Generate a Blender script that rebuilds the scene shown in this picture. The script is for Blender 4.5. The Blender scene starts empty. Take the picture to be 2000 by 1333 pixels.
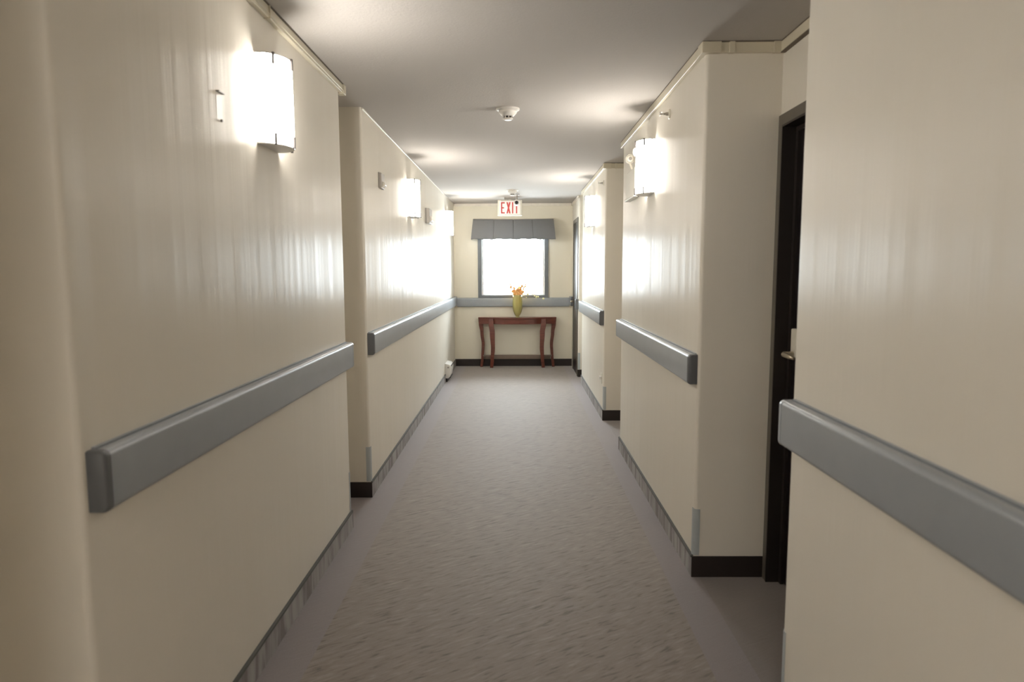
import bpy, bmesh, math, random
from mathutils import Vector, Matrix
random.seed(7)
PI = math.pi
SC = bpy.context.scene
C = SC.collection

# ------------------------------------------------------------------ camera
F_PX, PITCH, YAW, ROLL, CAM_H = 1306.2, .1055, -.0075, -.0036, 1.4517
def world_ray(u, v):
    c, s = math.cos(-ROLL), math.sin(-ROLL)
    u, v = c*u - s*v, s*u + c*v
    up = -v
    c, s = math.cos(PITCH), math.sin(PITCH)
    Y, Z = c + up*s, up*c - s
    c, s = math.cos(-YAW), math.sin(-YAW)
    return Vector((c*u - s*Y, s*u + c*Y, Z))
fw = world_ray(0, 0)
rt = (world_ray(1, 0) - fw).normalized()
upv = (world_ray(0, -1) - fw).normalized()
fw = fw.normalized()
cam_data = bpy.data.cameras.new('camera')
cam = bpy.data.objects.new('camera', cam_data)
C.objects.link(cam)
cam.matrix_world = Matrix(((rt.x, upv.x, -fw.x, 0), (rt.y, upv.y, -fw.y, 0), (rt.z, upv.z, -fw.z, CAM_H), (0, 0, 0, 1)))
cam_data.sensor_width = 36
cam_data.lens = F_PX * 36 / 2000
cam_data.clip_start = .05
cam_data.dof.use_dof = True
cam_data.dof.focus_distance = 6.5
cam_data.dof.aperture_fstop = 3.6
SC.camera = cam

# ------------------------------------------------------------------ colour management, world
vs = SC.view_settings
vs.view_transform = 'Standard'
vs.look = 'None'
vs.gamma = 1
vs.use_curve_mapping = False
vs.exposure = 0.52
SC.cycles.use_denoising = True
SC.cycles.max_bounces = 14
SC.cycles.diffuse_bounces = 10
SC.cycles.glossy_bounces = 6
SC.cycles.caustics_reflective = True
SC.cycles.sample_clamp_indirect = 12

SKY_STRENGTH = 28.0
SCONCE_STRENGTH = 28.0
world = bpy.data.worlds.new('overcast_sky')
SC.world = world
world.use_nodes = True
bg = world.node_tree.nodes['Background']
bg.inputs[0].default_value = (.89, .95, 1, 1)
bg.inputs[1].default_value = SKY_STRENGTH

# ------------------------------------------------------------------ place measures (metres)
HC = 2.44
XL, XR = -.941, .832          # corridor wall faces
XLR, XRR = -1.30, 1.17        # faces of the recessed walls in the niches
Y_END = 10.10
Y_BACK = -4.6

# portal for the daylight
pd = bpy.data.lights.new('window_daylight_portal', 'AREA')
pd.shape = 'RECTANGLE'; pd.size = .94; pd.size_y = 1.06
pd.cycles.is_portal = True
po = bpy.data.objects.new('window_daylight_portal', pd)
po.location = (-.05, Y_END + .16, 1.58); po.rotation_euler = (-PI/2, 0, 0)
C.objects.link(po)

# ------------------------------------------------------------------ materials
def new_mat(name):
    m = bpy.data.materials.new(name); m.use_nodes = True
    nt = m.node_tree
    return m, nt, nt.nodes['Principled BSDF']
def node(nt, typ, **kw):
    n = nt.nodes.new(typ)
    for k, v in kw.items(): setattr(n, k, v)
    return n
def coords(nt, scale, rot=(0, 0, 0), loc=(0, 0, 0)):
    tc = node(nt, 'ShaderNodeTexCoord')
    mp = node(nt, 'ShaderNodeMapping')
    mp.inputs['Scale'].default_value = scale
    mp.inputs['Rotation'].default_value = rot
    mp.inputs['Location'].default_value = loc
    nt.links.new(tc.outputs['Object'], mp.inputs['Vector'])
    return mp.outputs[0]
def noise(nt, vec, scale=1.0, detail=3, rough=.5, dist=0.0):
    n = node(nt, 'ShaderNodeTexNoise')
    n.inputs['Scale'].default_value = scale
    n.inputs['Detail'].default_value = detail
    n.inputs['Roughness'].default_value = rough
    n.inputs['Distortion'].default_value = dist
    nt.links.new(vec, n.inputs['Vector'])
    return n.outputs['Fac']
def ramp(nt, fac, stops):
    r = node(nt, 'ShaderNodeValToRGB')
    e = r.color_ramp.elements
    while len(e) < len(stops): e.new(.5)
    for el, (p, c) in zip(e, stops):
        el.position = p; el.color = (*c, 1) if len(c) == 3 else c
    nt.links.new(fac, r.inputs[0])
    return r.outputs[0]
def bump(nt, h, strength, dist, chain=None):
    b = node(nt, 'ShaderNodeBump')
    b.inputs['Strength'].default_value = strength
    b.inputs['Distance'].default_value = dist
    nt.links.new(h, b.inputs['Height'])
    if chain is not None: nt.links.new(chain, b.inputs['Normal'])
    return b.outputs[0]
def mathn(nt, op, a, b=None):
    n = node(nt, 'ShaderNodeMath', operation=op)
    for i, x in enumerate((a, b)):
        if x is None: continue
        if isinstance(x, (int, float)): n.inputs[i].default_value = x
        else: nt.links.new(x, n.inputs[i])
    return n.outputs[0]
def mixc(nt, fac, a, b):
    n = node(nt, 'ShaderNodeMix', data_type='RGBA')
    if isinstance(fac, (int, float)): n.inputs[0].default_value = fac
    else: nt.links.new(fac, n.inputs[0])
    for i, x in ((6, a), (7, b)):
        if isinstance(x, tuple): n.inputs[i].default_value = (*x, 1)
        else: nt.links.new(x, n.inputs[i])
    return n.outputs[2]

def simple(name, col, rough=.5, metal=0, var=.06, vscale=12, bstr=0, bscale=150, spec=.5):
    m, nt, b = new_mat(name)
    f = noise(nt, coords(nt, (1, 1, 1)), vscale, 3)
    lo = tuple(max(0, c*(1-var)) for c in col); hi = tuple(min(1, c*(1+var)) for c in col)
    nt.links.new(ramp(nt, f, [(.3, lo), (.7, hi)]), b.inputs['Base Color'])
    b.inputs['Roughness'].default_value = rough
    b.inputs['Metallic'].default_value = metal
    b.inputs['Specular IOR Level'].default_value = spec
    if bstr:
        nt.links.new(bump(nt, noise(nt, coords(nt, (1, 1, 1)), bscale, 2), bstr, .001), b.inputs['Normal'])
    return m

def wall_paint(name, col, rough, streak_scale):
    """semi-gloss paint with faint vertical unevenness and a fine roller stipple"""
    m, nt, b = new_mat(name)
    f = noise(nt, coords(nt, (1.2, 1.2, .5)), 2.0, 3)
    nt.links.new(ramp(nt, f, [(.3, tuple(c*.985 for c in col)), (.7, tuple(c*1.01 for c in col))]), b.inputs['Base Color'])
    st = noise(nt, coords(nt, (14, 14, .16)), 1.0, 4, .7)
    mr = node(nt, 'ShaderNodeMapRange')
    mr.inputs['From Min'].default_value = .32; mr.inputs['From Max'].default_value = .68
    mr.inputs['To Min'].default_value = rough - .055; mr.inputs['To Max'].default_value = rough + .055
    nt.links.new(st, mr.inputs['Value']); nt.links.new(mr.outputs[0], b.inputs['Roughness'])
    b.inputs['Specular IOR Level'].default_value = .235
    # brushed-on paint: the sheen spreads along the wall, not up and down
    b.inputs['Anisotropic'].default_value = .78
    tg = node(nt, 'ShaderNodeTangent', direction_type='RADIAL', axis='Z')
    nt.links.new(tg.outputs[0], b.inputs['Tangent'])
    n0 = bump(nt, noise(nt, coords(nt, (5, 5, .12)), 1.0, 2, .5), .6, .010)
    n1 = bump(nt, noise(nt, coords(nt, streak_scale), 1.0, 4, .62), .5, .0026, n0)
    n2 = bump(nt, noise(nt, coords(nt, (1, 1, 1)), 260, 2), .12, .0006, n1)
    nt.links.new(n2, b.inputs['Normal'])
    return m
M = {}
M['wall'] = wall_paint('cream_wall_paint', (.77, .73, .65), .38, (22, 22, .30))
M['wall_end'] = wall_paint('cream_end_wall_paint', (.77, .73, .62), .55, (5, 5, .5))
def ceiling_mat():
    m, nt, b = new_mat('ceiling_paint')
    b.inputs['Base Color'].default_value = (.47, .449, .425, 1)
    b.inputs['Roughness'].default_value = .9
    b.inputs['Specular IOR Level'].default_value = .2
    nt.links.new(bump(nt, noise(nt, coords(nt, (1, 1, 1)), 90, 4, .6), .35, .004), b.inputs['Normal'])
    return m
M['ceiling'] = ceiling_mat()

def carpet_mat():
    m, nt, b = new_mat('patterned_carpet')
    tc = node(nt, 'ShaderNodeTexCoord')
    sep = node(nt, 'ShaderNodeSeparateXYZ')
    nt.links.new(tc.outputs['Object'], sep.inputs[0])
    x = sep.outputs[0]
    # dashes of pile, slanting across the field
    warp = noise(nt, coords(nt, (1, 1, 0)), 7, 2)
    def slanted(ang, sx, sy, loc=(0, 0, 0)):
        tc2 = node(nt, 'ShaderNodeTexCoord'); mp = node(nt, 'ShaderNodeMapping', vector_type='TEXTURE')
        mp.inputs['Rotation'].default_value = (0, 0, ang)
        mp.inputs['Scale'].default_value = (1/sx, 1/sy, 1)
        mp.inputs['Location'].default_value = loc
        nt.links.new(tc2.outputs['Object'], mp.inputs['Vector'])
        return mp.outputs[0]
    d1 = noise(nt, slanted(.60, 11, 56), 1.0, 2, .5, .6)
    d2 = noise(nt, slanted(.50, 15, 95, (3, 5, 0)), 1.0, 2, .5, .5)
    dash = mathn(nt, 'ADD', mathn(nt, 'MULTIPLY', d1, .62), mathn(nt, 'MULTIPLY', d2, .38))
    patt = ramp(nt, dash, [(.34, (.105, .080, .062)), (.44, (.230, .188, .158)), (.56, (.262, .218, .187)), (.70, (.35, .30, .26))])
    big = noise(nt, coords(nt, (1.2, .5, 1)), 2.0, 2)
    patt = mixc(nt, mathn(nt, 'MULTIPLY', big, .28), patt, (.265, .222, .205))
    pile = noise(nt, coords(nt, (1, 1, 1)), 420, 2)
    border = ramp(nt, pile, [(.3, (.225, .190, .190)), (.7, (.285, .246, .246))])
    # the field runs between the two plain borders
    inx = mathn(nt, 'MULTIPLY', mathn(nt, 'GREATER_THAN', x, -.775), mathn(nt, 'LESS_THAN', x, .705))
    col = mixc(nt, inx, border, patt)
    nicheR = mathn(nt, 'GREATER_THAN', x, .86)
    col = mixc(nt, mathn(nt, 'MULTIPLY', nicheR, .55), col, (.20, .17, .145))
    grain = ramp(nt, pile, [(.25, (.86, .86, .86)), (.75, (1, 1, 1))])
    mul = node(nt, 'ShaderNodeMix', data_type='RGBA', blend_type='MULTIPLY')
    mul.inputs[0].default_value = 1
    nt.links.new(col, mul.inputs[6]); nt.links.new(grain, mul.inputs[7])
    nt.links.new(mul.outputs[2], b.inputs['Base Color'])
    b.inputs['Roughness'].default_value = .62
    b.inputs['Specular IOR Level'].default_value = .20
    b.inputs['Sheen Weight'].default_value = .6
    b.inputs['Sheen Roughness'].default_value = .4
    n1 = bump(nt, dash, .25, .004)
    nt.links.new(bump(nt, pile, .3, .003, n1), b.inputs['Normal'])
    return m
M['carpet'] = carpet_mat()
def carpet_base_mat():
    m, nt, b = new_mat('carpet_base_strip')
    d = noise(nt, coords(nt, (1, 16, 3.2), (.3, 0, 0)), 1.0, 2, .5, .6)
    nt.links.new(ramp(nt, d, [(.38, (.24, .222, .218)), (.5, (.34, .325, .32)), (.62, (.40, .39, .38))]), b.inputs['Base Color'])
    b.inputs['Roughness'].default_value = .9
    b.inputs['Specular IOR Level'].default_value = .2
    return m
M['carpet_base'] = carpet_base_mat()
M['binding'] = simple('base_binding', (.10, .10, .092), .6)
M['dark_base'] = simple('dark_vinyl_base', (.022, .014, .012), .45, bstr=.1)
M['rail'] = simple('grey_vinyl_rail', (.305, .33, .355), .30, var=.03, bstr=.08, bscale=500)
M['cap'] = simple('grey_end_cap', (.12, .125, .132), .42, var=.03)
M['guard'] = simple('grey_corner_guard', (.42, .455, .47), .4, var=.03)
M['raceway'] = simple('beige_raceway', (.64, .59, .465), .32, var=.03)
M['shadow_gap'] = simple('painted_shadow_line', (.16, .13, .10), .8)  # dark tone stands in for the shadow along the raceway edges
M['bead'] = simple('light_caulk_bead', (.78, .74, .66), .3)
M['white_plastic'] = simple('white_plastic', (.72, .70, .66), .4, var=.02)
M['cream_plastic'] = simple('cream_plastic', (.70, .67, .58), .4, var=.02)
M['grey_plastic'] = simple('grey_plastic', (.30, .28, .25), .45, var=.03)
M['beige_device'] = simple('beige_device_plastic', (.44, .41, .37), .45, var=.02)
M['black_plastic'] = simple('black_plastic', (.015, .012, .012), .35)
M['steel'] = simple('brushed_steel', (.50, .48, .44), .3, metal=1)
M['brass'] = simple('satin_brass', (.62, .55, .42), .35, metal=.7)
M['door'] = simple('dark_door', (.010, .0065, .007), .4, var=.2, vscale=4)
M['door_frame'] = simple('brown_grey_door_frame', (.13, .115, .092), .45, var=.05)
M['dark_frame'] = simple('dark_brown_jamb', (.022, .016, .014), .4)
M['window_frame'] = simple('blue_grey_window_frame', (.15, .165, .18), .4)
M['white_frame'] = simple('white_window_sash', (.75, .76, .78), .4)
M['outdoor'] = simple('concrete', (.5, .5, .5), .8)

def wood():
    m, nt, b = new_mat('cherry_stained_wood')
    f = noise(nt, coords(nt, (3, 3, 30), (0, PI/2, 0)), 1.5, 4, .6, .8)
    nt.links.new(ramp(nt, f, [(.3, (.105, .026, .017)), (.7, (.19, .058, .036))]), b.inputs['Base Color'])
    b.inputs['Roughness'].default_value = .28
    return m
M['wood'] = wood()
M['shelf_wood'] = simple('brown_stretcher_wood', (.20, .15, .115), .45)
def fabric():
    m, nt, b = new_mat('grey_valance_fabric')
    f = noise(nt, coords(nt, (300, 1, 300)), 1.0, 2)
    nt.links.new(ramp(nt, f, [(.3, (.185, .185, .188)), (.7, (.245, .245, .25))]), b.inputs['Base Color'])
    b.inputs['Roughness'].default_value = .85
    b.inputs['Sheen Weight'].default_value = .2
    out = nt.nodes['Material Output']
    tl = node(nt, 'ShaderNodeBsdfTranslucent'); tl.inputs[0].default_value = (.22, .25, .30, 1)
    mx = node(nt, 'ShaderNodeMixShader'); mx.inputs[0].default_value = .13
    nt.links.new(b.outputs[0], mx.inputs[1]); nt.links.new(tl.outputs[0], mx.inputs[2])
    nt.links.new(mx.outputs[0], out.inputs[0])
    return m
M['fabric'] = fabric()
M['seam'] = simple('dark_seam', (.10, .095, .09), .9)

def emit(name, col, strength, gloss=.3):
    m, nt, b = new_mat(name)
    b.inputs['Base Color'].default_value = (.8, .8, .78, 1)
    b.inputs['Roughness'].default_value = gloss
    b.inputs['Emission Color'].default_value = (*col, 1)
    b.inputs['Emission Strength'].default_value = strength
    return m
M['shade'] = emit('lit_opal_shade', (1, .94, .86), SCONCE_STRENGTH)
M['sign_face'] = emit('lit_exit_sign_face', (1, .80, .70), .10)
M['sign_red'] = emit('exit_sign_red', (1, .16, .14), .14)
M['sign_red'].node_tree.nodes['Principled BSDF'].inputs['Base Color'].default_value = (.42, .05, .045, 1)

def pane_glass():
    m, nt, b = new_mat('window_glass')
    nt.nodes.remove(b)
    out = nt.nodes['Material Output']
    tr = node(nt, 'ShaderNodeBsdfTransparent'); tr.inputs[0].default_value = (.95, .97, .97, 1)
    gl = node(nt, 'ShaderNodeBsdfGlossy'); gl.inputs['Roughness'].default_value = .02
    fr = node(nt, 'ShaderNodeFresnel'); fr.inputs[0].default_value = 1.3
    mx = node(nt, 'ShaderNodeMixShader')
    nt.links.new(fr.outputs[0], mx.inputs[0]); nt.links.new(tr.outputs[0], mx.inputs[1]); nt.links.new(gl.outputs[0], mx.inputs[2])
    nt.links.new(mx.outputs[0], out.inputs[0])
    return m
M['glass'] = pane_glass()
def vase_glass():
    m, nt, b = new_mat('yellow_green_vase_glass')
    nt.nodes.remove(b)
    out = nt.nodes['Material Output']
    d = node(nt, 'ShaderNodeBsdfDiffuse'); d.inputs[0].default_value = (.90, .86, .40, 1)
    t = node(nt, 'ShaderNodeBsdfTranslucent'); t.inputs[0].default_value = (.92, .89, .45, 1)
    tp = node(nt, 'ShaderNodeBsdfTransparent'); tp.inputs[0].default_value = (.96, .95, .70, 1)
    g = node(nt, 'ShaderNodeBsdfGlossy'); g.inputs['Roughness'].default_value = .08
    a = node(nt, 'ShaderNodeMixShader'); a.inputs[0].default_value = .55
    c = node(nt, 'ShaderNodeMixShader'); c.inputs[0].default_value = .40
    e = node(nt, 'ShaderNodeMixShader')
    fr = node(nt, 'ShaderNodeFresnel'); fr.inputs[0].default_value = 1.45
    f = noise(nt, coords(nt, (1, 1, .3)), 60, 2)
    nt.links.new(bump(nt, f, .3, .004), g.inputs['Normal'])
    nt.links.new(d.outputs[0], a.inputs[1]); nt.links.new(t.outputs[0], a.inputs[2])
    nt.links.new(a.outputs[0], c.inputs[1]); nt.links.new(tp.outputs[0], c.inputs[2])
    nt.links.new(fr.outputs[0], e.inputs[0]); nt.links.new(c.outputs[0], e.inputs[1]); nt.links.new(g.outputs[0], e.inputs[2])
    nt.links.new(e.outputs[0], out.inputs[0])
    return m
M['vase'] = vase_glass()
M['twig'] = simple('orange_twig', (.62, .33, .14), .7)
M['blossom'] = simple('orange_blossom', (.86, .50, .20), .7, var=.2, vscale=80)
M['yellow_leaf'] = simple('pale_yellow_leaf', (.86, .82, .42), .6, var=.1)

# ------------------------------------------------------------------ mesh helpers
def obj(name, bm, mat, parent=None, smooth=False, bevel=0, seg=3, loc=None):
    me = bpy.data.meshes.new(name)
    bmesh.ops.recalc_face_normals(bm, faces=bm.faces[:])
    bm.to_mesh(me); bm.free()
    o = bpy.data.objects.new(name, me); C.objects.link(o)
    me.materials.append(M[mat] if isinstance(mat, str) else mat)
    if smooth:
        for p in me.polygons: p.use_smooth = True
    if bevel:
        md = o.modifiers.new('bevel', 'BEVEL'); md.width = bevel; md.segments = seg; md.limit_method = 'ANGLE'
        md.angle_limit = math.radians(40)
    if parent: o.parent = parent
    if loc: o.location = loc
    return o
def smooth_by_angle(o, deg=35):
    for p in o.data.polygons: p.use_smooth = True
    me = o.data
    bm = bmesh.new(); bm.from_mesh(me)
    for e in bm.edges:
        if len(e.link_faces) == 2 and e.calc_face_angle(0) > math.radians(deg): e.smooth = False
    bm.to_mesh(me); bm.free()
def box(bm, x0, x1, y0, y1, z0, z1):
    vs_ = [bm.verts.new(p) for p in ((x0,y0,z0),(x1,y0,z0),(x1,y1,z0),(x0,y1,z0),(x0,y0,z1),(x1,y0,z1),(x1,y1,z1),(x0,y1,z1))]
    for f in ((0,3,2,1),(4,5,6,7),(0,1,5,4),(1,2,6,5),(2,3,7,6),(3,0,4,7)): bm.faces.new([vs_[i] for i in f])
    return vs_
def B(*boxes):
    bm = bmesh.new()
    for b in boxes: box(bm, *b)
    return bm
def prism(bm, pts, axis, a, b):
    """pts: 2D outline; extruded along axis from a to b. axis x: pts=(y,z); y: (x,z); z: (x,y)"""
    def P(p, t):
        return {'x': (t, p[0], p[1]), 'y': (p[0], t, p[1]), 'z': (p[0], p[1], t)}[axis]
    r0 = [bm.verts.new(P(p, a)) for p in pts]; r1 = [bm.verts.new(P(p, b)) for p in pts]
    n = len(pts)
    bm.faces.new(r0); bm.faces.new(r1)
    for i in range(n): bm.faces.new((r0[i], r0[(i+1) % n], r1[(i+1) % n], r1[i]))
def lathe(bm, prof, c=(0, 0, 0), axis='z', n=32, close=True):
    rings = []
    for r, t in prof:
        ring = []
        for k in range(n):
            a = 2*PI*k/n
            u, v = r*math.cos(a), r*math.sin(a)
            p = {'z': (u, v, t), 'x': (t, u, v), 'y': (u, t, v)}[axis]
            ring.append(bm.verts.new((c[0]+p[0], c[1]+p[1], c[2]+p[2])))
        rings.append(ring)
    for i in range(len(rings)-1):
        for k in range(n):
            bm.faces.new((rings[i][k], rings[i][(k+1) % n], rings[i+1][(k+1) % n], rings[i+1][k]))
    if close:
        bm.faces.new(rings[0]); bm.faces.new(rings[-1])
def tube(bm, pts, rad, n=8):
    pts = [Vector(p) for p in pts]
    rads = rad if isinstance(rad, (list, tuple)) else [rad]*len(pts)
    rings = []
    for i, p in enumerate(pts):
        t = (pts[min(i+1, len(pts)-1)] - pts[max(i-1, 0)]).normalized()
        a = t.cross(Vector((0, 0, 1)))
        if a.length < .1: a = t.cross(Vector((0, 1, 0)))
        a.normalize(); b = t.cross(a)
        rings.append([bm.verts.new(p + rads[i]*(math.cos(2*PI*k/n)*a + math.sin(2*PI*k/n)*b)) for k in range(n)])
    for i in range(len(rings)-1):
        for k in range(n):
            bm.faces.new((rings[i][k], rings[i][(k+1) % n], rings[i+1][(k+1) % n], rings[i+1][k]))
    bm.faces.new(rings[0]); bm.faces.new(rings[-1])
def blob(bm, c, rx, ry, rz, sub=1):
    r = bmesh.ops.create_icosphere(bm, subdivisions=sub, radius=1)
    for v in r['verts']: v.co = Vector((c[0]+v.co.x*rx, c[1]+v.co.y*ry, c[2]+v.co.z*rz))

def ring(bm, x0, x1, z0, z1, X0, X1, Z0, Z1, y0, y1):
    """one connected rectangular frame: inner opening x0..z1, outer edge X0..Z1, from y0 to y1"""
    q = []
    for y in (y0, y1):
        q.append([bm.verts.new((x, y, z)) for x, z in ((x0, z0), (x1, z0), (x1, z1), (x0, z1))])
        q.append([bm.verts.new((x, y, z)) for x, z in ((X0, Z0), (X1, Z0), (X1, Z1), (X0, Z1))])
    for i in range(4):
        j = (i+1) % 4
        bm.faces.new((q[0][i], q[0][j], q[1][j], q[1][i])); bm.faces.new((q[2][i], q[2][j], q[3][j], q[3][i]))
        bm.faces.new((q[0][i], q[0][j], q[2][j], q[2][i])); bm.faces.new((q[1][i], q[1][j], q[3][j], q[3][i]))
def R(*a):
    bm = bmesh.new(); ring(bm, *a); return bm
def arch(x0, x1, y0, y1, z, w0, w1, wt):
    """door surround seen from the side: opening y0..y1 up to z, legs w0/w1 wide, head wt high"""
    bm = bmesh.new()
    prism(bm, [(y0-w0, 0), (y0, 0), (y0, z), (y1, z), (y1, 0), (y1+w1, 0), (y1+w1, z+wt), (y0-w0, z+wt)], 'x', x0, x1)
    return bm
def struct(name, bm, mat, parent=None, **k):
    o = obj(name, bm, mat, parent, **k)
    if parent is None: o['kind'] = 'structure'
    return o
def thing(name, label, cat, loc=(0, 0, 0), rz=0, group=None):
    o = bpy.data.objects.new(name, None); C.objects.link(o)
    o.empty_display_size = .1
    o.location = loc; o.rotation_euler = (0, 0, rz)
    o['label'] = label; o['category'] = cat
    if group: o['group'] = group
    return o
def copy_thing(src, loc, rz, label, group=None):
    r = src.copy(); C.objects.link(r); r.location = loc; r.rotation_euler = (0, 0, rz); r['label'] = label
    if group: r['group'] = group
    for ch in list(src.children):
        c = ch.copy(); C.objects.link(c); c.parent = r
        for g in ch.children:
            d = g.copy(); C.objects.link(d); d.parent = c
    return r

# ------------------------------------------------------------------ the room shell
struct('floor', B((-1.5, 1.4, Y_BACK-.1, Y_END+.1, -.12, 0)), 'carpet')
struct('ceiling', B((-1.5, 1.4, Y_BACK-.1, Y_END+.1, HC, HC+.15)), 'ceiling')

def pier(name, x0, x1, y0, y1, mat='wall'):
    """a projecting length of corridor wall with rounded vertical corners"""
    r = .016
    pts = []
    inner = x1 if x0 < 0 else x0      # the corridor face
    outer = x0 if x0 < 0 else x1
    sg = 1 if x0 < 0 else -1
    for cy, a0 in ((y0 + r, -1), (y1 - r, 1)):
        for k in range(7):
            a = PI/2*k/6
            if a0 < 0: pts.append((inner - sg*r + sg*r*math.sin(a), cy - r*math.cos(a)))
            else: pts.append((inner - sg*r + sg*r*math.cos(a), cy + r*math.sin(a)))
    pts += [(outer, y1), (outer, y0)]
    bm = bmesh.new(); prism(bm, pts, 'z', 0, HC)
    o = struct(name, bm, mat)
    smooth_by_angle(o, 30)
    return o
L_SEGS = [(-1.7, .70), (1.395, 3.655), (4.172, Y_END)]
R_SEGS = [(-1.2, 2.0), (3.051, 5.324), (6.372, 8.55), (9.03, Y_END)]
for i, (a, b) in enumerate(L_SEGS): pier('wall_left', XLR-.02, XL, a, b)
for i, (a, b) in enumerate(R_SEGS): pier('wall_right', XR, XRR+.02, a, b)
struct('wall_left_recess', B((XLR-.12, XLR, Y_BACK, Y_END+.1, 0, HC)), 'wall')
# recessed right wall with the near doorway left open
DY0, DY1, DZ = 2.075, 3.005, 2.075
struct('wall_right_recess', arch(XRR, XRR+.14, DY0, DY1, DZ, DY0-Y_BACK, Y_END+.1-DY1, HC-DZ), 'wall')
struct('door_leak_blocker', B((XRR+.14, XRR+.22, Y_BACK, Y_END+.1, 0, HC)), 'wall')  # unseen backing added to stop sky light leaking around the door
struct('wall_back', B((-1.5, 1.4, Y_BACK-.1, Y_BACK, 0, HC)), 'wall')
# end wall with the window opening
WX0, WX1, WZ0, WZ1 = -.53, .42, 1.075, 2.12
struct('wall_end', R(WX0, WX1, WZ0, WZ1, -1.5, 1.4, 0, HC, Y_END, Y_END+.14), 'wall_end')

# window
win = bpy.data.objects.new('window_1', None); C.objects.link(win); win['kind'] = 'structure'
win.location = (0, 0, 0)
wf = .052
struct('window_casing', R(WX0+.004, WX1-.004, WZ0+.004, WZ1-.004, WX0-wf, WX1+wf, WZ0-.036, WZ1+.05, Y_END-.022, Y_END+.002), 'window_frame', win, bevel=.003)
struct('window_sash', R(WX0+.028, WX1-.028, WZ0+.018, WZ1-.03, WX0, WX1, WZ0, WZ1, Y_END+.03, Y_END+.08), 'white_frame', win)
struct('window_pane', B((WX0+.02, WX1-.02, Y_END+.052, Y_END+.058, WZ0+.01, WZ1-.02)), 'glass', win)

# ------------------------------------------------------------------ bases
BH, BT = .101, .009
def carpet_base(side, y0, y1):
    x = XL if side == 'left' else XR
    s = 1 if side == 'left' else -1
    xs = sorted((x, x + s*BT))
    o = struct('baseboard_'+side, B((xs[0], xs[1], y0, y1, 0, BH-.006)), 'carpet_base')
    xs = sorted((x, x + s*(BT+.003)))
    struct('base_binding', B((xs[0], xs[1], y0, y1, BH-.006, BH+.004)), 'binding', o)
carpet_base('left', L_SEGS[1][0]+.01, L_SEGS[1][1])
carpet_base('left', L_SEGS[2][0], 8.62)
carpet_base('left', 8.99, Y_END-BT)
for a, b in R_SEGS[1:3]: carpet_base('right', a, b)
carpet_base('right', -1.2, R_SEGS[0][1])
def dark_base(name, *boxes):
    return struct(name, B(*boxes), 'dark_base', bevel=.002)
dark_base('baseboard_left', (XLR, XL+BT, L_SEGS[2][0]-BT, L_SEGS[2][0], 0, BH))
dark_base('baseboard_left', (XLR, XL+.002, L_SEGS[1][0]-BT, L_SEGS[1][0], 0, BH))
dark_base('baseboard_left', (XLR, XL+BT, L_SEGS[1][1], L_SEGS[1][1]+BT, 0, BH))
dark_base('baseboard_left', (XLR, XLR+BT, L_SEGS[1][1]+BT, L_SEGS[2][0]-BT, 0, BH))
for k in (1, 2, 3):
    dark_base('baseboard_right', (XR-BT, XRR, R_SEGS[k][0]-BT, R_SEGS[k][0], 0, BH))
for k in (0, 1, 2):
    dark_base('baseboard_right', (XR-BT, XRR, R_SEGS[k][1], R_SEGS[k][1]+BT, 0, BH))
dark_base('baseboard_right', (XRR-BT, XRR, R_SEGS[1][1]+BT, R_SEGS[2][0]-BT, 0, BH))
dark_base('baseboard_end', (XL, XR, Y_END-BT, Y_END, 0, BH+.008))

# ------------------------------------------------------------------ raceways along the wall heads
RB, RD = .048, .02
def raceway(name, *boxes, seams=()):
    o = struct(name, B(*boxes), 'raceway', bevel=.003)
    for q in seams: struct('joint_cover', B(q), 'raceway', o, bevel=.002)
    return o
z0 = HC-RB
def gap(parent, *boxes):
    struct('shadow_line', B(*boxes), 'shadow_gap', parent)  # thin dark strips painted as the raceway's shadow line
rl = raceway('trim_1', (XL, XL+RD, L_SEGS[1][0], L_SEGS[1][1]+.05, z0, HC-.004), (XL+RD-.002, XL+RD+.004, L_SEGS[1][0], L_SEGS[1][1]+.05, z0+.012, z0+.018),
             seams=((XL-.002, XL+RD+.006, 2.60, 2.605, z0-.003, HC-.002), (XL-.01, XL+RD+.006, L_SEGS[1][1]+.01, L_SEGS[1][1]+.055, z0-.004, HC-.002)))
gap(rl, (XL, XL+RD+.004, L_SEGS[1][0], L_SEGS[1][1]+.05, HC-.004, HC-.0005))
y2, y3 = R_SEGS[1]
rr = raceway('trim_2', (XR-RD, XR, y2-RD, y3+.02, z0, HC-.004), (XR, XRR, y2-RD, y2, z0, HC-.004), (XRR-RD, XRR, 2.0, y2-RD, z0, HC-.004),
             seams=((XR-RD-.004, XR+.06, y2-RD-.005, y2+.05, z0-.002, HC-.003), (XR+.095, XR+.12, y2-RD-.005, y2, z0-.002, HC-.003), (XRR-RD-.03, XRR, y2-RD-.006, y2, z0-.002, HC-.003)))
gap(rr, (XR-RD, XR, y2-RD, y3+.02, HC-.004, HC-.0005), (XR, XRR, y2-RD-.002, y2, HC-.004, HC-.0005), (XRR-RD, XRR, 2.0, y2-RD, HC-.004, HC-.0005), (XRR-RD-.001, XRR, 2.0, y2-RD, z0-.004, z0))
y2, y3 = R_SEGS[2]
rr = raceway('trim_3', (XR-RD, XR, y2-RD, y3+.02, z0, HC-.004), (XR, XRR, y2-RD, y2, z0, HC-.004),
             seams=((XR-RD-.004, XR+.05, y2-RD-.005, y2+.05, z0-.002, HC-.003), (XR+.085, XR+.10, y2-RD-.005, y2, z0-.002, HC-.003)))
gap(rr, (XR-RD, XR, y2-RD, y3+.02, HC-.004, HC-.0005), (XR, XRR, y2-RD-.002, y2, HC-.004, HC-.0005))
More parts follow.
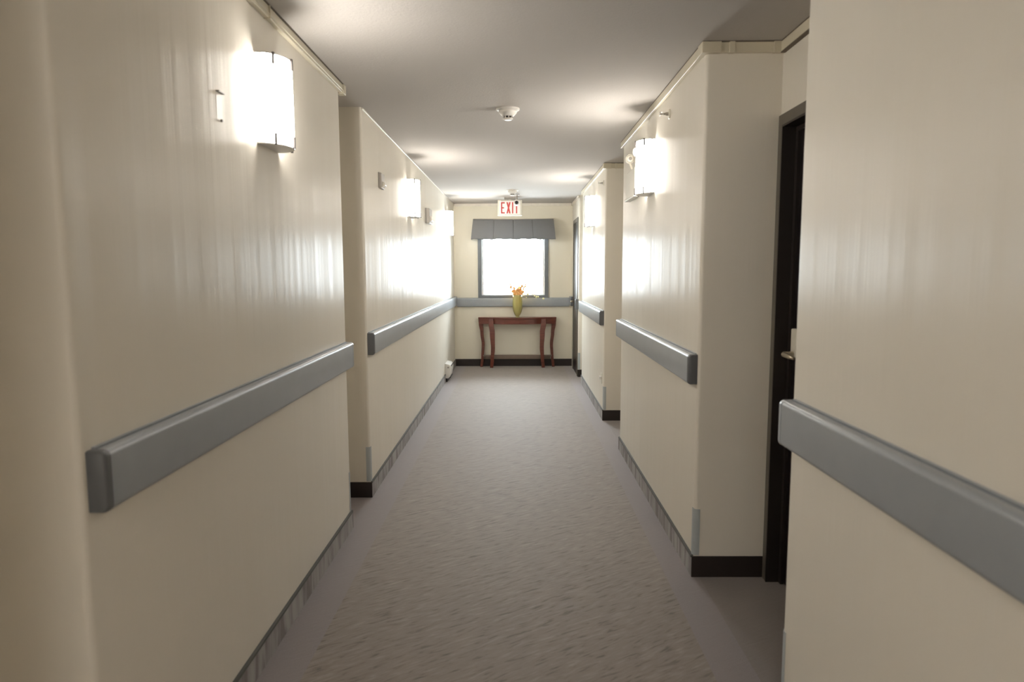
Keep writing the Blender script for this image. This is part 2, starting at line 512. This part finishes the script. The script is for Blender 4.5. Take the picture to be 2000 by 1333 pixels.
struct('trim_4', B((XL+.02, XR-.02, Y_END-.022, Y_END, HC-.04, HC)), 'bead', bevel=.003)
struct('trim_5', B((XL, XL+.007, L_SEGS[2][0]+.01, Y_END-.03, HC-.012, HC-.001)), 'bead', bevel=.002)
struct('trim_6', B((XR-.015, XR, R_SEGS[3][0], Y_END-.02, HC-.04, HC)), 'bead', bevel=.003)

# ------------------------------------------------------------------ doors
d1 = bpy.data.objects.new('door_1', None); C.objects.link(d1); d1['kind'] = 'structure'
FW = .048
struct('door_frame', arch(XRR-.014, XRR+.01, DY0, DY1-.004, DZ, FW, .040, FW), 'door_frame', d1, bevel=.002)
struct('door_jamb', arch(XRR-.0145, XRR+.14, DY0+.012, DY1-.012, DZ-.008, .009, .009, .009), 'dark_frame', d1)
struct('door_stop', arch(XRR+.045, XRR+.06, DY0+.035, DY1-.035, DZ-.03, .024, .024, .021), 'dark_frame', d1)
struct('door_panel', B((XRR+.06, XRR+.10, DY0+.012, DY1-.014, .008, DZ-.01)), 'door', d1)
xp = XRR+.06
struct('lock_plate', B((xp-.004, xp, 2.855, 2.925, .965, 1.20)), 'brass', d1, bevel=.003)
struct('lock_housing', B((xp-.034, xp-.004, 2.862, 2.918, 1.07, 1.195)), 'cream_plastic', d1, bevel=.006)
bm = bmesh.new()
lathe(bm, [(.012, xp-.075), (.012, xp-.02)], (0, 2.885, 1.085), 'x', 16)
tube(bm, [(xp-.07, 2.885, 1.085), (xp-.075, 2.88, 1.085), (xp-.078, 2.82, 1.083), (xp-.074, 2.78, 1.08)], [.011, .012, .010, .007], 12)
struct('door_handle', bm, 'brass', d1, smooth=True)
# far door, flush in the last length of wall
d2 = bpy.data.objects.new('door_2', None); C.objects.link(d2); d2['kind'] = 'structure'
fy0, fy1 = 9.13, 9.80
struct('door_frame', arch(XR-.012, XR+.002, fy0+.02, fy1-.02, 2.11, .05, .05, .05), 'door_frame', d2, bevel=.002)
struct('door_panel', B((XR-.006, XR+.002, fy0+.02, fy1-.02, .006, 2.11)), 'door', d2)
bm = bmesh.new(); lathe(bm, [(.012, XR-.05), (.012, XR-.006)], (0, fy1-.09, 1.0), 'x', 12); tube(bm, [(XR-.05, fy1-.09, 1.0), (XR-.05, fy1-.2, 1.0)], .009, 8)
struct('door_handle', bm, 'brass', d2, smooth=True)

# ------------------------------------------------------------------ guard rails
RT, RBZ = 1.062, .922
RAILD = .042
def rail_profile(h0, h1, d):
    """outline in (distance from wall, z)"""
    r = .016
    pts = [(.004, h0)]
    for k in range(7):
        a = PI/2*k/6; pts.append((d - r + r*math.sin(a), h0 + r - r*math.cos(a)))
    for k in range(7):
        a = PI/2*k/6; pts.append((d - r + r*math.cos(a), h1 - r + r*math.sin(a)))
    pts += [(.014, h1), (.014, h1-.005), (.009, h1-.005), (.009, h1+.004), (.0, h1+.004), (.0, h0)]
    return pts
def guard_rail(length, label, loc, rz, h0=RBZ, h1=RT, caps=(1, 1)):
    """runs along local +y from its own origin, wall at x=0, sticking out to +x"""
    t = thing('wall_guard_rail', label, 'guard rail', loc, rz)
    cl = .022
    bm = bmesh.new()
    prism(bm, rail_profile(h0, h1, RAILD), 'y', cl*caps[0], length - cl*caps[1])
    o = obj('rail', bm, 'rail', t); smooth_by_angle(o, 40)
    for k in (0, 1):
        if not caps[k]: continue
        bm = bmesh.new()
        d = RAILD + .001; r = .016
        ring = [(0, h0), *[(d - r + r*math.sin(PI/2*j/6), h0 + r - r*math.cos(PI/2*j/6)) for j in range(7)],
                *[(d - r + r*math.cos(PI/2*j/6), h1 - r + r*math.sin(PI/2*j/6)) for j in range(7)], (0, h1)]
        cy, cz = d*.5, (h0+h1)/2
        a, b = (cl, 0) if k == 0 else (length - cl, length)
        steps = [(0, 1), (.6, 1), (.85, .965), (1, .87)]
        prev = None
        for s, q in steps:
            y = a + (b-a)*s
            cur = [bm.verts.new((max(0, p[0]*q if q < 1 else p[0]), y, cz + (p[1]-cz)*(1-(1-q)*.35))) for p in ring]
            if prev:
                for i in range(len(ring)): bm.faces.new((prev[i], prev[(i+1) % len(ring)], cur[(i+1) % len(ring)], cur[i]))
            else: bm.faces.new(cur)
            prev = cur
        bm.faces.new(prev)
        o = obj('end_cap', bm, 'cap' if (k == 0) == (rz == 0) else 'rail', t); smooth_by_angle(o, 40)
    return t
# left side: local +y = world +y ; right side: turned half a turn, so it runs towards the camera
guard_rail(3.655-1.415, 'grey guard rail on the nearest left wall, its dark end cap towards us', (XL, 1.415, 0), 0)
guard_rail(Y_END-.004-4.18, 'long grey guard rail along the far left wall, reaching the window wall', (XL, 4.18, 0), 0, caps=(1, 0))
guard_rail(2.0+1.1, 'dark grey guard rail on the nearest right wall, cut off by the right edge', (XR, 1.995, 0), PI)
guard_rail(5.324-3.06, 'grey guard rail on the right wall between the dark doorway and the emergency light', (XR, 5.324, 0), PI)
guard_rail(8.55-6.385, 'grey guard rail on the third right wall, below the farthest right lamp', (XR, 8.55, 0), PI)
guard_rail(.055, 'tiny stub of grey guard rail just before the far door on the right', (XR, 9.095, 0), PI)
guard_rail(Y_END-.004-9.84, 'short grey guard rail stub between the far door and the window wall', (XR, Y_END-.004, 0), PI, caps=(0, 1))
t = thing('wall_guard_rail', 'grey guard rail across the end wall directly under the window', 'guard rail', (XL+RAILD+.002, Y_END, 0), -PI/2)
bm = bmesh.new(); prism(bm, rail_profile(.905, 1.036, RAILD-.004), 'y', 0, XR-XL-2*RAILD-.004)
o = obj('rail', bm, 'rail', t); smooth_by_angle(o, 40)

# ------------------------------------------------------------------ corner guards
def corner_guard(loc, sx, sy, label):
    """L shaped grey strip; the wall fills the -sx,-sy quadrant side"""
    t = .003; w = .027; r = .016
    bm = bmesh.new()
    outer = []; inner = []
    outer.append((t, -w)); 
    for k in range(7):
        a = PI/2*k/6; outer.append((-r + (r+t)*math.cos(a), -r + (r+t)*math.sin(a)))
    outer.append((-w, t))
    inner.append((0, -w))
    for k in range(7):
        a = PI/2*k/6; inner.append((-r + r*math.cos(a), -r + r*math.sin(a)))
    inner.append((-w, 0))
    pts = [(x*sx, y*sy) for x, y in outer] + [(x*sx, y*sy) for x, y in reversed(inner)]
    prism(bm, pts, 'z', BH+.004, .33)
    o = obj('corner_guard', bm, 'guard', loc=loc); smooth_by_angle(o, 30)
    o['label'] = label; o['category'] = 'corner guard'
    return o
corner_guard((XL, L_SEGS[1][1], 0), 1, 1, 'thin grey corner guard seen edge-on at the far end of the nearest left wall')
corner_guard((XL, L_SEGS[2][0], 0), 1, -1, 'grey corner guard on the second left wall above its dark base')
corner_guard((XR, R_SEGS[0][1], 0), -1, 1, 'grey corner guard low on the nearest right wall, at the bottom edge')
corner_guard((XR, R_SEGS[1][0], 0), -1, -1, 'grey corner guard beside the dark doorway, above the dark base')
corner_guard((XR, R_SEGS[2][0], 0), -1, -1, 'small grey corner guard on the third right wall, above its dark base')
corner_guard((XR, R_SEGS[3][0], 0), -1, -1, 'tiny pale corner guard beside the far door on the right')

# ------------------------------------------------------------------ wall lamps
SW, SD, SH = .105, .092, .315       # half width, depth, height
def half_ellipse(a, b, n=24, x0=0.0):
    return [(x0 + b*math.sin(PI*k/n), -a*math.cos(PI*k/n)) for k in range(n+1)]   # (x out of wall, y along wall)
def make_sconce(label, loc, rz):
    t = thing('wall_lamp', label, 'wall lamp', loc, rz, 'opal glass lamps on the corridor walls')
    z0, z1 = 0, SH
    obj('back_plate', B((0, .008, -SW+.012, SW-.012, .02, SH-.02)), 'steel', t)
    bm = bmesh.new()
    o_ = half_ellipse(SW, SD); i_ = half_ellipse(SW-.004, SD-.004)
    rings = []
    for pts in (o_, i_):
        rings.append(([bm.verts.new((x+.004, y, z0)) for x, y in pts], [bm.verts.new((x+.004, y, z1)) for x, y in pts]))
    n = len(o_)
    for i in range(n-1):
        bm.faces.new((rings[0][0][i], rings[0][0][i+1], rings[0][1][i+1], rings[0][1][i]))
        bm.faces.new((rings[1][0][i], rings[1][0][i+1], rings[1][1][i+1], rings[1][1][i]))
        for z in (0, 1): bm.faces.new((rings[0][z][i], rings[0][z][i+1], rings[1][z][i+1], rings[1][z][i]))
    for i in (0, n-1): bm.faces.new((rings[0][0][i], rings[0][1][i], rings[1][1][i], rings[1][0][i]))
    s = obj('lamp_shade', bm, 'shade', t); smooth_by_angle(s, 40)
    for nm, za, zb in (('bottom_plate', -.004, .002), ('top_plate', SH-.002, SH+.004)):
        bm = bmesh.new()
        prism(bm, [(x, y) for x, y in half_ellipse(SW+.001, SD+.003)], 'z', za, zb)
        obj(nm, bm, 'white_plastic' if nm[0] == 'b' else 'steel', t)
    # small clips that hold the shade, top and bottom
    for za, zb in ((-.006, .036), (SH-.036, SH+.006)):
        for k in (5, 12, 19):
            a = PI*k/24
            x, y = (SD+.003)*math.sin(a)+.004, -(SW+.003)*math.cos(a)
            obj('clip', B((x-.003, x+.005, y-.0045, y+.0045, za, zb)), 'dark_frame', t)
    for z in (.028, .040, SH-.028, SH-.040):
        obj('side_rod', B((.0, .014, -SW-.010, -SW, z-.0015, z+.0015)), 'brass', t)
        obj('side_rod', B((.0, .014, SW, SW+.010, z-.0015, z+.0015)), 'brass', t)
    return t
SZ = 1.918
s0 = make_sconce('large lit wall lamp nearest to us on the left wall', (XL, 2.59, SZ), 0)
copy_thing(s0, (XL, 5.945, SZ), 0, 'lit wall lamp in the middle of the left wall, beside the second alarm strobe')
copy_thing(s0, (XL, 9.02, SZ), 0, 'farthest lit wall lamp on the left, close to the window wall')
copy_thing(s0, (XR, 4.22, SZ), PI, 'lit wall lamp on the right wall partly hiding the emergency light')
copy_thing(s0, (XR, 7.29, SZ), PI, 'farthest lit wall lamp on the right wall, left of the third wall corner')
# the same row goes on behind the camera
copy_thing(s0, (XL, -.75, SZ), 0, 'lit wall lamp on the left wall behind the viewpoint')
copy_thing(s0, (XLR, -3.3, SZ), 0, 'lit wall lamp farthest behind the viewpoint')

# unseen round fill lamps, added behind the viewpoint to brighten the near walls
M['fill_glow'] = emit('added_fill_glow', (1, .96, .92), 19.0)
for y, w in ((-2.2, 'nearer'), (-3.6, 'farther')):
    t = thing('added_fill_lamp', w + ' round fill lamp added behind the viewpoint', 'added fill lamp', (-.5, y, HC), group='fill lamps added behind the viewpoint')
    bm = bmesh.new(); lathe(bm, [(.27, 0), (.27, -.02)], n=40); obj('fill_lamp_base', bm, 'steel', t)
    bm = bmesh.new(); lathe(bm, [(.255, -.02), (.24, -.06), (.17, -.09), (.06, -.105), (.01, -.106)], n=40); obj('lamp_shade', bm, 'fill_glow', t, smooth=True)

# ------------------------------------------------------------------ small wall devices
def alarm(label, loc, w, h, d, lens):
    t = thing('alarm_strobe', label, 'alarm', loc)
    obj('housing', B((0, d, -w/2, w/2, 0, h)), 'beige_device' , t, bevel=.006)
    obj('dark_rim', B((0, d*.35, -w/2-.004, w/2+.004, .004, h+.002)), 'grey_plastic', t, bevel=.002)
    bm = bmesh.new()
    prism(bm, [(d, lens[0]), (d+.018, lens[0]+.012), (d+.018, lens[1]-.012), (d, lens[1])], 'y', -w*.28, w*.28)
    obj('strobe_lens', bm, 'bead', t, bevel=.003)
    return t
alarm('small alarm with a dark near edge on the left wall, just past the corner', (XL, 4.69, 2.012), .11, .105, .022, (.01, .05))
alarm('alarm strobe with pale lens on the left wall between the two far lamps', (XL, 7.08, 1.935), .22, .155, .045, (.02, .085))
t = thing('wall_cover_plate', 'small flat cover plate on the left wall beside the nearest lamp', 'cover plate', (XL, 2.178, 1.925))
obj('plate', B((0, .0004, -.022, .022, 0, .09)), 'bead', t)
obj('clip', B((0, .010, -.020, .022, .088, .092)), 'grey_plastic', t)
bm = bmesh.new(); lathe(bm, [(.004, 0), (.004, .006)], (0, .008, .004), 'x', 12); obj('screw', bm, 'grey_plastic', t)

# sidewall sprinklers
def sprinkler(label, loc):
    t = thing('sidewall_sprinkler', label, 'sprinkler', loc, PI)
    bm = bmesh.new(); lathe(bm, [(.027, 0), (.027, .003), (.020, .007), (.012, .009)], (0, 0, 0), 'x', 24); obj('escutcheon', bm, 'cream_plastic', t, smooth=True)
    bm = bmesh.new(); lathe(bm, [(.010, .008), (.010, .022), (.007, .024), (.007, .034)], (0, 0, 0), 'x', 12)
    tube(bm, [(.030, 0, 0), (.04, .010, 0), (.052, .003, 0)], .0022, 6); tube(bm, [(.030, 0, 0), (.04, -.010, 0), (.052, -.003, 0)], .0022, 6)
    obj('sprinkler_head', bm, 'steel', t)
    obj('deflector', B((.050, .053, -.012, .012, -.008, .010), (.040, .053, -.012, .012, .010, .012)), 'steel', t)
    return t
sprinkler('sidewall sprinkler high on the right wall above and before the emergency light', (XR, 3.745, 2.292))
sprinkler('small sidewall sprinkler high on the third right wall near its corner', (XR, 6.50, 2.275))

# emergency light
t = thing('emergency_light', 'cream emergency light box with round lamp heads behind the right wall lamp', 'emergency light', (XR, 4.80, 1.955), PI)
pts = [(-.18, 0), (.18, 0), (.18, .19), (-.14, .19), (-.18, .15)]
bm = bmesh.new(); prism(bm, pts, 'x', 0, .034); obj('battery_box', bm, 'cream_plastic', t, bevel=.006)
bm = bmesh.new(); prism(bm, [(-.19, -.010), (.19, -.010), (.19, .004), (-.19, .004)], 'x', 0, .042); obj('box_base', bm, 'cream_plastic', t, bevel=.003)
for y in (.03, .32):
    # heads turned to look down the corridor towards the viewpoint
    bm = bmesh.new()
    lathe(bm, [(.010, -.030), (.022, -.024), (.030, 0), (.032, .018), (.028, .026), (.026, .020)], (0, 0, 0), 'y', 28)
    h = obj('lamp_head', bm, 'cream_plastic', t, smooth=True, loc=(.045, y, .262)); h.rotation_euler = (.05, 0, .05)
    bm = bmesh.new(); lathe(bm, [(.026, .0205), (.020, .026), (.010, .029)], (0, 0, 0), 'y', 28); g = obj('lamp_lens', bm, 'bead', h, smooth=True)
    bm = bmesh.new(); lathe(bm, [(.012, .0285), (.012, .0315), (.007, .0315)], (0, 0, 0), 'y', 20); obj('bulb_ring', bm, 'grey_plastic', h)
    bm = bmesh.new(); tube(bm, [(.018, y if y < .1 else .17, .185), (.03, y if y < .1 else .25, .21), (.043, y, .24)], .008, 10); obj('swivel', bm, 'cream_plastic', t)

# wall outlet
t = thing('wall_outlet', 'small white wall outlet low on the third right wall near its corner', 'outlet', (XR, 6.50, .345), PI)
obj('cover', B((0, .006, -.035, .035, 0, .10)), 'cream_plastic', t, bevel=.003)
obj('plug', B((.006, .024, -.014, .014, .04, .066)), 'white_plastic', t, bevel=.003)

# ------------------------------------------------------------------ ceiling devices
def smoke_detector(label, loc, s=1.0):
    t = thing('smoke_detector', label, 'smoke detector', loc)
    bm = bmesh.new(); lathe(bm, [(.072*s, 0), (.072*s, -.008), (.062*s, -.013)], (0, 0, 0), 'z', 32); obj('base_plate', bm, 'white_plastic', t, smooth=False)
    bm = bmesh.new(); lathe(bm, [(.058*s, -.012), (.054*s, -.026), (.036*s, -.044), (.030*s, -.046)], (0, 0, 0), 'z', 32); obj('body', bm, 'white_plastic', t, smooth=True)
    bm = bmesh.new(); lathe(bm, [(.026*s, -.045), (.026*s, -.058)], (0, 0, 0), 'z', 24); obj('sensor_slots', bm, 'black_plastic', t)
    for k in range(8):
        bm = bmesh.new(); a = 2*PI*k/8 + .2
        cx, cy = .028*s*math.cos(a), .028*s*math.sin(a)
        box(bm, cx-.003, cx+.003, cy-.003, cy+.003, -.060, -.044)
        obj('cage_post', bm, 'white_plastic', t)
    bm = bmesh.new(); lathe(bm, [(.030*s, -.058), (.031*s, -.062), (.024*s, -.067)], (0, 0, 0), 'z', 24); obj('bottom_cap', bm, 'white_plastic', t, smooth=True)
    return t
smoke_detector('nearer smoke detector on the ceiling in the middle of the corridor', (-.052, 4.24, HC), 1.0)
smoke_detector('farther smoke detector on the ceiling, just above the exit sign', (-.052, 8.45, HC), 1.05)

# small security camera hanging before the exit sign
t = thing('security_camera', 'small white ceiling camera with black lens hanging before the exit sign', 'camera', (0.0, 8.85, HC))
bm = bmesh.new(); lathe(bm, [(.035, 0), (.035, -.010), (.012, -.016), (.012, -.08)], (.005, .04, 0), 'z', 20); obj('ceiling_mount', bm, 'grey_plastic', t, smooth=False)
bm = bmesh.new(); lathe(bm, [(.030, .09), (.036, .075), (.036, -.012), (.032, -.020), (.026, -.020)], (0, 0, 0), 'y', 28)
h = obj('camera_housing', bm, 'white_plastic', t, loc=(0, 0, -.112)); smooth_by_angle(h, 40)
bm = bmesh.new(); lathe(bm, [(.022, -.019), (.022, -.026), (.014, -.030)], (0, 0, 0), 'y', 24); obj('camera_lens', bm, 'black_plastic', h)

# exit sign
t = thing('exit_sign', 'white EXIT sign with red letters hanging from the ceiling above the window', 'exit sign', (-.092, 9.3, 2.20))
obj('canopy', B((-.075, .075, -.03, .03, .213, .24)), 'grey_plastic', t, bevel=.003)
obj('hanger', B((-.02, .02, -.012, .012, .19, .216)), 'white_plastic', t)
obj('sign_body', B((-.166, .166, -.022, .022, -.005, .205)), 'cream_plastic', t, bevel=.006)
obj('sign_face', B((-.142, .142, -.0235, -.0205, .010, .192)), 'sign_face', t)
lx = {'E': (-.121, -.070), 'X': (-.048, .010), 'I': (.029, .046), 'T': (.060, .122)}
lz0, lz1, st = .024, .176, .017
yf0, yf1 = -.0255, -.0232
def letter(name, bm): return obj(name, bm, 'sign_red', t)
a, b = lx['E']
letter('letter_e', B((a, a+st, yf0, yf1, lz0, lz1), (a, b, yf0, yf1, lz0, lz0+st), (a, b, yf0, yf1, lz1-st, lz1), (a, b-.010, yf0, yf1, (lz0+lz1)/2-st/2, (lz0+lz1)/2+st/2)))
a, b = lx['X']; w = .020
bm = bmesh.new(); prism(bm, [(a, lz0), (a+w, lz0), (b, lz1), (b-w, lz1)], 'y', yf0, yf1); prism(bm, [(b-w, lz0), (b, lz0), (a+w, lz1), (a, lz1)], 'y', yf0-.0002, yf1); letter('letter_x', bm)
a, b = lx['I']; letter('letter_i', B((a, b, yf0, yf1, lz0, lz1)))
a, b = lx['T']; m_ = (a+b)/2; letter('letter_t', B((m_-st/2, m_+st/2, yf0, yf1, lz0, lz1), (a, b, yf0, yf1, lz1-st, lz1)))

# ------------------------------------------------------------------ valance
t = thing('window_valance', 'grey pleated fabric valance over the top of the end window', 'valance', (-.05, Y_END, 1.905))
nx = 96
def valance_pt(u, w):
    """u 0..1 left to right over the front, w 0 bottom .. 1 top"""
    half = .624*(1-w) + .594*w
    x = -half + 2*half*u
    y = -(.155*(1-w)**1.2 + .085*w + .03*math.sin(w*PI))
    # shallow box pleats at three seams
    for s in (.262, .50, .735):
        y += .009*math.exp(-((u-s)/.008)**2)*(.3+.7*w)
    y -= .004*math.sin(u*2*PI*4.2)*(1-w)
    z = .303*w + (.004*math.sin(u*2*PI*7) + .003*math.sin(u*2*PI*3.1+1))*(1-w) - .006*w*math.sin(PI*u)
    return (x, y, z)
bm = bmesh.new(); g = []
nw = 14
for j in range(nw+1):
    row = [bm.verts.new(valance_pt(i/nx, j/nw)) for i in range(nx+1)]
    # returns to the wall on either side
    l = row[0].co; r = row[-1].co
    row = [bm.verts.new((l.x, 0 - .002, l.z))] + row + [bm.verts.new((r.x, 0 - .002, r.z))]
    g.append(row)
for j in range(nw):
    for i in range(len(g[0])-1): bm.faces.new((g[j][i], g[j][i+1], g[j+1][i+1], g[j+1][i]))
o = obj('fabric', bm, 'fabric', t); md = o.modifiers.new('s', 'SOLIDIFY'); md.thickness = .005
smooth_by_angle(o, 50)
obj('top_board', B((-.567, .567, -.082, -.003, .283, .292)), 'white_frame', t)
for s in (.262, .50, .735):
    bm = bmesh.new()
    tube(bm, [Vector(valance_pt(s, k/10)) + Vector((0, -.004, 0)) for k in range(11)], .0022, 6)
    obj('seam', bm, 'seam', t)

# ------------------------------------------------------------------ console table
TX, TZ = .005, .752
tb = thing('console_table', 'red-brown wooden console table with curved legs below the window', 'table', (TX, 10.06, 0))
TF = .21            # depth at the middle
def top_outline(w, back, front_mid, front_side):
    pts = [(-w, back), (-w, -front_side)]
    pts.append((-w*.70, -front_side-.035))
    for k in range(21):
        u = -0.62 + 1.24*k/20
        pts.append((w*u, -(front_mid - (front_mid-front_side-.05)*(abs(u)/.62)**2.2)))
    pts += [(w*.70, -front_side-.035), (w, -front_side), (w, back)]
    return pts
bm = bmesh.new(); prism(bm, top_outline(.585, .015, TF, .085), 'z', TZ-.018, TZ); obj('table_top', bm, 'wood', tb, bevel=.004)
bm = bmesh.new(); prism(bm, top_outline(.565, .010, TF-.015, .078), 'z', TZ-.098, TZ-.018); obj('apron', bm, 'wood', tb, bevel=.003)
obj('drawer_pull', B((-.024, .024, -TF+.004, -TF+.018, TZ-.094, TZ-.078)), 'wood', tb, bevel=.004)
def leg(path, wx, dy):
    """path: list of (x centre, y, z, half width)"""
    bm = bmesh.new(); prev = None
    for x, y, z, hw in path:
        cur = [bm.verts.new((x+sx*hw, y+sy*dy, z)) for sx, sy in ((-1,-1),(1,-1),(1,1),(-1,1))]
        if prev:
            for i in range(4): bm.faces.new((prev[i], prev[(i+1) % 4], cur[(i+1) % 4], cur[i]))
        else: bm.faces.new(cur)
        prev = cur
    bm.faces.new(prev)
    o = obj('leg', bm, 'wood', tb, bevel=.003, seg=2); smooth_by_angle(o, 40)
def interp(keys, z):
    for (za, xa, wa), (zb, xb, wb) in zip(keys, keys[1:]):
        if za >= z >= zb:
            f = (za - z)/(za-zb); f = f*f*(3-2*f)
            return xa+(xb-xa)*f, wa+(wb-wa)*f
    return keys[-1][1], keys[-1][2]
back = [(TZ-.02, .552, .033), (.66, .548, .032), (.52, .532, .024), (.34, .514, .022), (.15, .525, .020), (0, .542, .020)]
front = [(TZ-.02, .392, .033), (.66, .390, .038), (.53, .372, .037), (.30, .364, .030), (.12, .375, .025), (0, .386, .024)]
for s in (-1, 1):
    leg([(s*interp(back, TZ-.02-(TZ-.02)*k/24)[0], -.035, TZ-.02-(TZ-.02)*k/24, interp(back, TZ-.02-(TZ-.02)*k/24)[1]) for k in range(25)], 0, .022)
    leg([(s*interp(front, TZ-.02-(TZ-.02)*k/24)[0], -.135 - .02*math.sin(PI*k/24), TZ-.02-(TZ-.02)*k/24, interp(front, TZ-.02-(TZ-.02)*k/24)[1]) for k in range(25)], 0, .022)
obj('stretcher', B((-.50, .50, -.05, -.028, .118, .182)), 'shelf_wood', tb, bevel=.003)
for s in (-1, 1):
    xs = sorted((s*.365, s*.515))
    obj('side_stretcher', B((xs[0], xs[1], -.10, -.045, .165, .182)), 'shelf_wood', tb)

# ------------------------------------------------------------------ vase and dried flowers
VX, VY = .009, 9.945
v = thing('glass_vase', 'yellow-green ribbed glass vase standing on the console table', 'vase', (VX, VY, TZ))
prof = [(.036, 0), (.038, .006), (.020, .014), (.026, .022), (.044, .050), (.060, .090), (.069, .14), (.072, .20), (.068, .26), (.065, .30), (.069, .332)]
bm = bmesh.new(); n = 40; rings = []
for r, z in prof + [(r-.004, max(z, .03)) for r, z in reversed(prof[4:])]:
    rings.append([bm.verts.new(((r*(1+.03*math.cos(10*2*PI*k/n)*(z > .03)))*math.cos(2*PI*k/n), (r*(1+.03*math.cos(10*2*PI*k/n)*(z > .03)))*math.sin(2*PI*k/n), z)) for k in range(n)])
for a, b in zip(rings, rings[1:]):
    for k in range(n): bm.faces.new((a[k], a[(k+1) % n], b[(k+1) % n], b[k]))
bm.faces.new(rings[0]); bm.faces.new(rings[-1])
obj('vase_body', bm, 'vase', v, smooth=True)
def spray(name, label, pts, blossoms, mat, size, group=None, foot=None, spread=.02, twigr=.0022):
    """a stem from inside the vase along pts (relative to the vase mouth centre), blossoms towards its tip"""
    t = thing(name, label, 'dried flower', (VX, VY, TZ+.03), group=group)
    path = [Vector((foot[0], foot[1], 0))] + [Vector(p) for p in pts]
    # smooth the path
    fine = []
    for i in range(len(path)-1):
        for k in range(5):
            fine.append(path[i].lerp(path[i+1], k/5))
    fine.append(path[-1])
    bm = bmesh.new(); tube(bm, fine, [twigr*(1-.5*i/len(fine)) for i in range(len(fine))], 6); obj('stem', bm, 'twig', t)
    for k in range(blossoms):
        bm = bmesh.new()
        f = 1 - .62*k/max(1, blossoms)
        p = fine[int(f*(len(fine)-1))] + Vector((random.uniform(-spread, spread), random.uniform(-spread, spread), random.uniform(-spread, spread)*.8))
        s = size*random.uniform(.6, 1.2)
        blob(bm, p, s, s*.8, s*random.uniform(.6, 1.3), 2)
        obj('leaf' if mat == 'yellow_leaf' else 'blossom', bm, mat, t, smooth=True)
    return t
G = 'orange dried sprays in the vase'
H0 = .315
lab = 'upright orange dried flower spray in the yellow-green vase'
for tx, tz, ty in ((-.10, .46, .0), (-.05, .42, .02), (.0, .40, -.02), (.03, .42, .02), (.07, .44, -.02), (.115, .475, .0), (-.02, .36, .0), (.045, .37, .01)):
    spray('dried_flower_spray', lab, [(tx*.3, ty, H0*.8), (tx*.7, ty, H0+.04), (tx, ty, tz)], 16, 'blossom', .0175, G, (tx*.1, ty*.5), .016, .0045)
spray('dried_flower_spray', 'thin faint spray arching from the vase to the far left', [(-.03, 0, H0), (-.14, .0, .42), (-.26, .0, .43), (-.35, .0, .39)], 14, 'twig', .008, None, (-.01, 0), .03)
spray('dried_flower_spray', 'second thin spray arching left just above the other, shorter', [(-.02, .02, H0), (-.10, .02, .47), (-.19, .02, .49)], 10, 'twig', .008, None, (-.01, .01), .025)
spray('yellow_leaf_spray', 'drooping stem with a pale yellow leaf close right of the vase', [(.04, -.03, H0), (.09, -.04, .305), (.135, -.04, .265)], 2, 'yellow_leaf', .013, None, (.01, -.02), .006)
spray('yellow_leaf_spray', 'long drooping stem with pale yellow leaves far right of the vase', [(.045, .0, H0+.01), (.18, .0, .33), (.29, .0, .29), (.365, .0, .24)], 6, 'yellow_leaf', .014, None, (.02, 0), .024)

# ------------------------------------------------------------------ baseboard heater
t = thing('baseboard_heater', 'short white baseboard heater low on the left wall near the window', 'heater', (XL, 8.62, .05))
L = .36
prof = [(0, 0), (.045, 0), (.062, .02), (.078, .115), (.078, .15), (.055, .178), (.0, .19)]
bm = bmesh.new(); prism(bm, [(x, z) for x, z in prof], 'y', .03, L-.0); obj('cabinet', bm, 'white_plastic', t, bevel=.003)
bm = bmesh.new(); prism(bm, [(x*1.04, z*1.02) for x, z in prof], 'y', 0, .03); obj('end_cap', bm, 'white_plastic', t, bevel=.004)
obj('outlet_slot', B((.066, .081, .05, L-.03, .152, .160)), 'black_plastic', t)
obj('inlet_slot', B((.035, .070, .04, L-.03, .001, .012)), 'black_plastic', t)
bm = bmesh.new(); lathe(bm, [(.012, -.012), (.012, 0)], (.045, 0, .145), 'y', 16); obj('control_knob', bm, 'grey_plastic', t)
obj('foot', B((.0, .030, .02, L-.02, -.05, .002)), 'dark_base', t)  # near-black block standing in for the shadow beneath the heater
